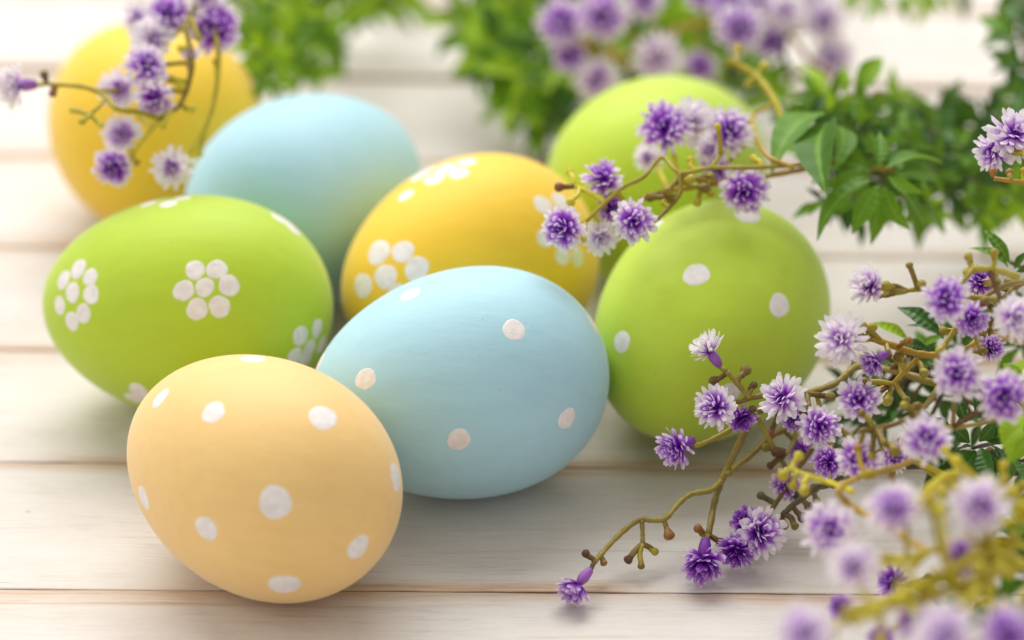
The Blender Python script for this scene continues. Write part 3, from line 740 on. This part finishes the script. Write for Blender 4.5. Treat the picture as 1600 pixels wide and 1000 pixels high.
for r in ((1300, 165, 4.3, 9, 70, 'ggl'), (1375, 280, 3.6, 9, 70, 'gd'), (1300, 225, 3.8, 7, 62, 'gd'), (1330, 200, 3.9, 8, 70, 'gd'), (1430, 260, 3.2, 9, 76, 'gd'), (1270, 240, 3.4, 6, 60, 'gd'), (1480, 300, 2.2, 8, 72, 'gd'), (1540, 200, 2.8, 8, 72, 'gd'), (1420, 200, 3.2, 8, 72), (1460, 230, 3.0, 8, 76), (1500, 210, 2.8, 8, 76), (1545, 250, 2.4, 8, 76), (1580, 210, 2.4, 8, 76), (1500, 270, 2.2, 8, 72), (1440, 320, 2.0, 6, 60), (1560, 300, 1.6, 8, 76, 'gl'),
          (1395, 165, 3.2, 7, 60, 'gl'), (1460, 180, 2.8, 7, 62), (1340, 225, 3.4, 7, 62, 'dd'), (1320, 300, 2.6, 7, 62, 'dd'), (1600, 260, 2.2, 8, 78), (1620, 300, 1.6, 7, 70, 'gl'), (1350, 330, 2.4, 7, 58, 'dd'), (1410, 285, 2.6, 7, 66, 'dd')):
    S.rosette(*r[:5], axis=(random.uniform(-.5, .5), random.uniform(-.1, .6), 1), kinds=(r[5] if len(r) > 5 else 'gggdd'))

# ---- leaves high above the back
S = Sprig('leafy_sprig', 'thin leafy sprig with drooping leaves against the white planks behind', 'leafy sprig', at(1700, 60, 0))
S.stem([(1720, 120, .2), (1690, 80, 1.8), (1640, 20, 3.2), (1560, -25, 3.8), (1480, -30, 3.8), (1400, -22, 3.7), (1340, -18, 3.6)], .08, .05, 'd')
S.loose([(1390, -15, 3.7, 1352, 36, 3.3), (1345, -15, 3.6, 1315, 8, 3.5), (1405, -12, 3.7, 1420, 30, 3.3), (1375, -10, 3.7, 1390, 20, 3.4), (1450, -20, 3.7, 1440, 35, 3.3), (1470, -22, 3.7, 1490, 12, 3.4), (1440, -15, 3.7, 1410, 15, 3.5), (1430, -18, 3.6, 1470, 10, 3.5)], 'gl')
for r in ((1440, -35, 3.4, 6, 62, 'gl'), (1350, -30, 3.4, 6, 60, 'gl'), (1500, -40, 3.4, 6, 60, 'gd')): S.rosette(*r[:5], kinds=r[5])

S = Sprig('leafy_sprig', 'upright leafy sprig with narrow dark leaves beside the pale flower on the orange twig', 'leafy sprig', at(1690, 160, 0))
S.stem([(1720, 230, .2), (1680, 180, 2.4), (1630, 120, 4.2), (1600, 70, 4.8), (1592, 10, 5.2), (1600, -40, 5.4)], .08, .05, 'd')
for r in ((1585, 50, 4.6, 7, 66), (1595, 95, 4.2, 7, 66), (1600, 150, 3.6, 8, 70)): S.rosette(*r, axis=(-.6, .1, .7), kinds='gd')
S.loose([(1580, 55, 5.0, 1525, 20, 5.2), (1585, 72, 4.9, 1532, 62, 4.9), (1595, 100, 4.6, 1550, 112, 4.5), (1590, 85, 4.7, 1560, 98, 4.6), (1590, 40, 5.0, 1572, 0, 5.3), (1598, 30, 5.0, 1606, -30, 5.3),
         (1600, 130, 4.2, 1570, 152, 4.1), (1592, 60, 4.9, 1620, 30, 5.0), (1600, 90, 4.6, 1640, 80, 4.6), (1605, 140, 4.1, 1590, 180, 3.9), (1600, 115, 4.4, 1575, 130, 4.3)], 'gd')
for r in ((1605, 20, 4.9, 6, 60), (1615, 110, 4.2, 7, 62), (1620, 160, 3.6, 7, 62), (1590, -30, 5.2, 6, 60)): S.rosette(*r, kinds='gd')

# ---- flower on the twig at the frame's edge
S = Sprig('flower_sprig', 'pair of pale purple flowers on a short orange twig above the leafy sprig', 'flower sprig', at(1740, 330, 0))
S.stem([(1790, 420, .2), (1740, 350, 3.6), (1680, 300, 6.2), (1630, 290, 7.0), (1590, 284, 7.2), (1553, 279, 7.25)], .06, .05, 'a', buds=2)
S.stem([(1630, 290, 7.0), (1612, 262, 7.1), (1600, 240, 7.2)], .05, .05, 'y', 'twig')
for b in ((1552, 272, 7.3, 'a'), (1578, 272, 7.3, 'r'), (1600, 270, 7.3, 'y')): S.bud(*b)
S.flower(1584, 212, 7.3, 78, (.1, .35, .9), 'p', m='y'); S.flower(1552, 236, 7.0, 58, (-.45, -.2, .85), 'n', m='y')

# ---- big flowering sprig beside the green polka dot egg
S = Sprig('flower_sprig', 'large sprig of purple and white flowers resting beside the green polka dot egg', 'flower sprig', at(1760, 640, 0))
Q = S.stem([(1780, 640, .2), (1700, 590, 1.2), (1620, 540, 2.6), (1546, 524, 3.8), (1512, 545, 4.0), (1468, 555, 4.1), (1431, 552, 4.2), (1390, 538, 4.4), (1350, 526, 4.6)], .095, .06, 'a', buds=6, bm='v')
S.stem([(1434, 560, 4.1), (1412, 582, 3.8), (1393, 600, 3.5), (1366, 610, 3.2)], .06, .05, 'a', 'twig', 3, 'v')
S.stem([(1546, 522, 3.9), (1560, 480, 4.8), (1600, 440, 5.0), (1660, 430, 4.6)], .085, .075, 'v', 'twig', 4)
S.stem([(1530, 520, 4.2), (1500, 500, 5.0), (1530, 470, 5.4), (1575, 445, 5.4), (1620, 440, 5.0)], .07, .06, 'v', 'twig', 4)
S.stem([(1590, 432, 5.8), (1555, 422, 6.2), (1520, 420, 6.4)], .07, .065, 'v', 'twig')
S.stem([(1570, 470, 5.4), (1500, 462, 5.6), (1440, 452, 5.6), (1400, 458, 5.6)], .06, .05, 'v', 'twig', 3)
S.stem([(1700, 590, 1.2), (1560, 600, 2.2), (1470, 600, 3.0), (1400, 580, 3.2), (1342, 572, 3.1), (1305, 599, 2.9), (1260, 613, 2.9), (1196, 617, 2.8), (1150, 628, 2.75)], .09, .06, 'o', buds=5)
S.stem([(1172, 622, 2.8), (1158, 606, 3.0), (1146, 592, 3.2), (1135, 580, 3.35)], .06, .055, 'o', 'twig')
S.stem([(1180, 646, 2.3), (1140, 672, 2.1), (1105, 690, 2.05), (1085, 697, 2.1)], .055, .05, 'v', 'twig')
S.stem([(1470, 600, 3.0), (1440, 640, 3.8), (1400, 662, 4.0), (1342, 674, 4.0)], .07, .06, 'v', 'twig', 3)
S.stem([(1560, 600, 2.4), (1600, 640, 3.2), (1540, 660, 3.6), (1480, 670, 4.0)], .06, .05, 'v', 'twig', 3)
for b in ((1118, 594, 3.1, 'o', .10), (1163, 582, 3.2, 'o', .10), (1175, 604, 3.0, 'o', .09), (1515, 404, 6.5, 'v', .10), (1516, 424, 6.3, 'v', .10), (1553, 398, 6.5, 'v', .10), (1556, 438, 6.1, 'v', .09),
          (1345, 518, 4.7, 'o', .08), (1362, 515, 4.7, 'v', .08), (1417, 534, 4.6, 'a', .09), (1442, 580, 4.0, 'v', .10), (1386, 622, 3.3, 'v', .10), (1414, 622, 3.4, 'v', .10), (1434, 640, 3.9, 'v', .10),
          (1472, 545, 4.6, 'v', .09), (1500, 500, 5.2, 'v', .10), (1525, 505, 5.0, 'v', .10), (1395, 700, 3.9, 'v', .12), (1380, 690, 4.0, 'v', .10), (1440, 445, 5.8, 'v', .08), (1560, 505, 4.6, 'v', .09), (1460, 665, 4.0, 'v', .09)): S.bud(*b)
for f in ((1362, 450, 5.6, 66, (-.55, .35, .75), 'w'), (1478, 468, 6.2, 66, (-.1, .15, .95)), (1518, 497, 5.3, 52, (.1, -.3, .9), 'd'), (1530, 440, 5.2, 50, (.1, .6, .7)),
          (1585, 496, 5.9, 66, (.1, .0, 1), 'p'), (1315, 530, 4.7, 74, (-.4, .1, .9), 'p'), (1370, 562, 4.3, 50, (-.8, -.5, .3), 'h'), (1110, 551, 3.6, 60, (-.55, .75, .3), 'w'),
          (1120, 637, 2.85, 64, (-.55, .1, .8)), (1158, 652, 2.4, 44, (.3, -.5, .6), 'd'), (1224, 623, 3.1, 68, (-.5, .35, .75), 'p'), (1279, 665, 2.8, 62, (.25, -.1, .95)),
          (1062, 697, 2.2, 64, (-.75, -.3, .55), 'd'), (1342, 626, 3.7, 64, (-.1, .2, .95)), (1495, 584, 5.1, 74, (-.1, 0, 1)), (1567, 619, 5.0, 76, (0, -.15, 1)),
          (1448, 686, 4.4, 74, (-.1, .2, .95)), (1340, 719, 3.3, 66, (.1, .2, .95)), (1296, 722, 1.9, 48, (-.4, -.2, .8), 'd'), (1397, 712, 2.9, 48, (.3, -.1, .9)),
          (1232, 757, 1.0, 50, (-.4, -.3, .8)), (1545, 545, 4.2, 44, (.3, .2, .8), 'd'), (1240, 650, 2.3, 42, (-.2, -.5, .8), 'd')):
    S.flower(*f[:5], *(f[5:] or ('n',)), m=random.choice('vo'))

# ---- leaves inside the big sprig
S = Sprig('leafy_sprig', 'dark green leafy sprig lying under the large sprig of purple flowers', 'leafy sprig', at(1760, 690, 0))
S.stem([(1790, 720, .2), (1700, 690, 1.0), (1620, 670, 1.7), (1540, 640, 2.0), (1480, 600, 2.2), (1430, 540, 2.6)], .08, .05, 'd')
S.stem([(1620, 670, 1.7), (1560, 690, 2.0), (1520, 700, 2.2)], .06, .045, 'd')
S.stem([(1700, 690, 1.0), (1660, 560, 2.6), (1620, 440, 3.8), (1580, 410, 4.4)], .06, .045, 'd')
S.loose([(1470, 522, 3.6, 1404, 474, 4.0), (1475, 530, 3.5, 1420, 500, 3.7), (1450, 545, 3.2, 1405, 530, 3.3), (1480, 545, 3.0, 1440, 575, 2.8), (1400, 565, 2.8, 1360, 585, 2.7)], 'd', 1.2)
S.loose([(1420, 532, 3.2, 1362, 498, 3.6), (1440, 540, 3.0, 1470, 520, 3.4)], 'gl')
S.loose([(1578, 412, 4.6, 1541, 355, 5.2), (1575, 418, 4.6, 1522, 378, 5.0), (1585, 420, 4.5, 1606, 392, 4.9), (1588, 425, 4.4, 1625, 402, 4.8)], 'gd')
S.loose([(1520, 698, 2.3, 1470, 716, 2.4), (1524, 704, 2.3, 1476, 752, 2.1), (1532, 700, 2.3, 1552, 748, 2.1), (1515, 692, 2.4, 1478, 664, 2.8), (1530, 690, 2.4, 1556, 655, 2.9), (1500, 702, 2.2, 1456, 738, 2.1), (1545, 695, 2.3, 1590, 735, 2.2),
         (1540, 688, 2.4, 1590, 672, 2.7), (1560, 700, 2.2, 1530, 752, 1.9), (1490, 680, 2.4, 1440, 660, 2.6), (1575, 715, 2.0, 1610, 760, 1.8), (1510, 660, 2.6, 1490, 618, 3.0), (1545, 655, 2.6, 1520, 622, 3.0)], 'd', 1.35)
S.loose([(1600, 650, 4.2, 1572, 700, 4.0), (1612, 672, 4.0, 1580, 722, 3.8), (1600, 590, 4.4, 1568, 566, 4.6), (1610, 560, 4.4, 1580, 590, 4.4), (1595, 668, 4.3, 1566, 690, 4.3)], 'l', 1.3)
for r in ((1330, 600, 1.0, 6, 50, 'd'), (1400, 640, 1.4, 7, 56, 'd'), (1305, 690, .6, 5, 46, 'd'), (1480, 710, 1.0, 7, 60, 'd'), (1430, 700, .7, 6, 54, 'd'), (1380, 590, 1.6, 6, 54, 'd'), (1470, 620, 1.4, 7, 64, 'd'), (1540, 650, 1.4, 7, 66, 'd'), (1590, 620, 1.6, 7, 66, 'dg'), (1420, 600, 1.3, 7, 60, 'd'), (1380, 650, .9, 6, 52, 'd'), (1530, 740, 1.0, 6, 60, 'd'), (1600, 720, 1.6, 7, 66, 'dg'),
          (1450, 560, 2.0, 6, 56, 'dg'), (1590, 540, 2.2, 7, 60, 'dg'), (1340, 650, .6, 5, 46, 'd'), (1560, 500, 2.6, 6, 56, 'dg'), (1500, 540, 2.0, 6, 58, 'd'), (1610, 480, 3.0, 6, 60, 'dg')):
    S.rosette(*r[:5], axis=(random.uniform(-.6, .3), random.uniform(-.1, .6), 1), kinds=r[5])

# ---- branching flower stem that droops onto the planks
S = Sprig('flower_sprig', 'olive branching flower stem whose purple tips droop onto the bare planks', 'flower sprig', at(1760, 760, 0))
S.stem([(1790, 770, .2), (1700, 760, .5), (1560, 735, .9), (1420, 728, 1.2), (1330, 742, 1.2), (1282, 758, 1.2), (1242, 787, .9), (1222, 806, .7)], .09, .06, 'd', buds=6, bm='o')
S.stem([(1420, 728, 1.2), (1340, 690, 1.5), (1290, 660, 1.8), (1240, 652, 2.0), (1196, 640, 2.3), (1176, 652, 2.2), (1150, 704, 1.6), (1129, 747, 1.1), (1117, 783, .8), (1107, 836, .55)], .085, .065, 'o')
S.stem([(1126, 752, 1.08), (1110, 766, 1.05), (1080, 772, 1.0), (1058, 789, .95), (1040, 810, .9), (1020, 813, .9), (1000, 812, .9), (974, 830, .75), (950, 854, .6), (928, 879, .5)], .072, .06, 'o')
S.stem([(1136, 741, 1.2), (1152, 727, 1.15), (1172, 712, 1.2), (1208, 680, 1.5), (1246, 664, 1.8)], .075, .07, 'o', 'twig')
S.stem([(1003, 814, .9), (1004, 832, .75), (1004, 850, .6)], .05, .045, 'o', 'twig')
S.stem([(1270, 700, 1.6), (1250, 728, 1.3), (1232, 758, 1.0), (1206, 796, .75), (1200, 812, .65)], .06, .055, 'o', 'twig')
S.stem([(1246, 664, 1.8), (1240, 690, 1.6), (1226, 712, 1.5)], .055, .05, 'o', 'twig')
for b in ((1044, 832, .7, 'r', .10), (984, 872, .4, 'o', .085), (1002, 881, .35, 'v', .085), (1020, 860, .45, 'v', .085), (918, 868, .6, 'o', .095), (942, 877, .45, 'r', .085), (1094, 828, .65, 'r', .105), (1122, 845, .5, 'o', .09),
          (1192, 776, .9, 'd', .10), (1242, 772, .9, 'd', .10), (1216, 708, 1.6, 'o', .09), (1206, 726, 1.4, 'o', .09), (1200, 700, 1.5, 'o', .085), (1240, 820, .6, 'o', .09), (1252, 806, .6, 'o', .10), (1262, 790, .7, 'o', .09),
          (1225, 818, .5, 'o', .09), (1275, 780, .8, 'o', .09), (1205, 676, 1.8, 'r', .09), (1176, 640, 2.6, 'o', .09)): S.bud(*b)
S.flower(905, 911, .46, 60, (-.6, -.7, .35), 'h', src=(928, 879, .5)); S.flower(1100, 871, .55, 72, (-.1, -.8, .55), 'd', src=(1107, 836, .55))
for f in ((1186, 832, .75, 72, (.25, .15, .9), 'n'), (1151, 857, .5, 58, (-.2, -.75, .55), 'd'), (1165, 815, .6, 44, (-.4, .5, .7), 'd'), (1252, 705, 1.1, 40, (-.4, -.2, .8), 'd')):
    S.flower(*f, src=(1200, 812, .65) if f[0] < 1240 else None)

# ---- the sprig standing up in front, out of focus
S = Sprig('flower_sprig', 'tall sprig of pale purple flowers with yellow stems rising in front of the others', 'flower sprig', at(1800, 880, 0))
S.stem([(1860, 960, 0.20), (1760, 860, 3.20), (1680, 815, 3.57), (1600, 812, 4.25), (1520, 835, 4.42), (1450, 862, 4.42), (1395, 878, 4.33), (1355, 886, 4.25)], 0.093, 0.069, 'y', buds=24)
S.stem([(1600, 812, 4.25), (1570, 780, 4.59), (1480, 760, 4.76), (1450, 775, 4.93), (1420, 790, 5.02)], 0.069, 0.055, 'y', 'twig', 8)
S.stem([(1760, 860, 3.20), (1660, 870, 3.74), (1560, 895, 4.42), (1490, 918, 4.59), (1420, 940, 4.59), (1350, 955, 4.59), (1290, 985, 4.59)], 0.093, 0.069, 'y', 'twig', 24)
S.stem([(1545, 836, 4.42), (1540, 870, 4.50), (1525, 920, 4.67), (1500, 990, 4.93)], 0.101, 0.077, 'y', 'twig', 14)
S.stem([(1600, 850, 3.91), (1540, 850, 4.42), (1470, 900, 4.76), (1400, 930, 4.93), (1360, 965, 4.93)], 0.077, 0.062, 'y', 'twig', 14)
S.stem([(1640, 800, 3.91), (1560, 760, 4.42), (1490, 740, 4.25), (1440, 770, 4.42)], 0.077, 0.062, 'y', 'twig', 8)
S.stem([(1680, 815, 3.57), (1620, 760, 4.42), (1570, 765, 4.76), (1535, 778, 5.02)], 0.062, 0.055, 'y', 'twig', 6)
S.stem([(1660, 870, 3.74), (1620, 900, 4.42), (1590, 950, 4.93), (1575, 985, 5.10)], 0.069, 0.055, 'y', 'twig', 6)
S.stem([(1450, 862, 4.42), (1380, 820, 4.00), (1330, 790, 3.57), (1310, 765, 3.90), (1345, 745, 3.60), (1400, 730, 3.40), (1428, 718, 3.30)], .065, .06, 'a', 'twig', 2)
S.stem([(1332, 768, 4.00), (1300, 755, 3.48), (1268, 746, 3.57), (1232, 732, 3.65)], 0.058, 0.050, 'y', 'twig')
S.stem([(1560, 895, 4.42), (1500, 890, 3.91), (1460, 905, 2.60), (1420, 912, 1.20)], .06, .05, 'o', 'twig', 3)
for b in ((1246, 716, 3.74, 'y', .11), (1240, 756, 3.48, 'y', .11), (1258, 762, 3.48, 'y', .09), (1226, 740, 3.65, 'y', .11), (1356, 742, 3.80, 'y', .11), (1462, 935, 1.00, 'o', .10), (1446, 905, 1.20, 'o', .10), (1455, 790, 5.78, 'y', .13), (1470, 800, 5.78, 'y', .12)): S.bud(*b)
for f in ((1297, 828, 3.48, 82, (-.1, .1, 1), 'n'), (1397, 797, 5.44, 88, (-.5, .6, .5), 'p'), (1530, 790, 5.44, 86, (0, .0, 1), 'p'), (1335, 887, 4.93, 80, (-.1, .5, .8), 'p'),
          (1500, 870, 4.59, 62, (-.7, -.1, .6), 'n'), (1396, 910, 1.10, 50, (-.8, .2, .5), 'd'), (1314, 950, 2.20, 38, (-.5, .4, .7), 'd'), (1258, 990, 5.61, 90, (-.1, .1, .95), 'p'),
          (1432, 975, 4.25, 60, (-.4, .3, .8), 'n'), (1476, 994, 6.38, 96, (0, .2, .95), 'p'), (1572, 992, 6.12, 88, (.1, .1, .95), 'n'), (1375, 1000, 2.00, 46, (0, .3, .9), 'd')):
    S.flower(*f, m='y')
for r in ((1560, 800, 2.0, 7, 60, 'gd'), (1600, 820, 2.6, 7, 62, 'gl'), (1540, 880, 2.2, 7, 60, 'gd'), (1590, 960, 2.6, 7, 60, 'gl'), (1520, 950, 1.8, 6, 56, 'gd'), (1590, 850, 2.6, 6, 60, 'gd'), (1570, 930, 3.0, 6, 62, 'g'), (1610, 900, 3.2, 6, 62, 'gd'), (1590, 780, 2.6, 6, 60, 'd'), (1550, 985, 3.6, 5, 56, 'gd')):
    S.rosette(*r[:5], kinds=r[5], m='y')
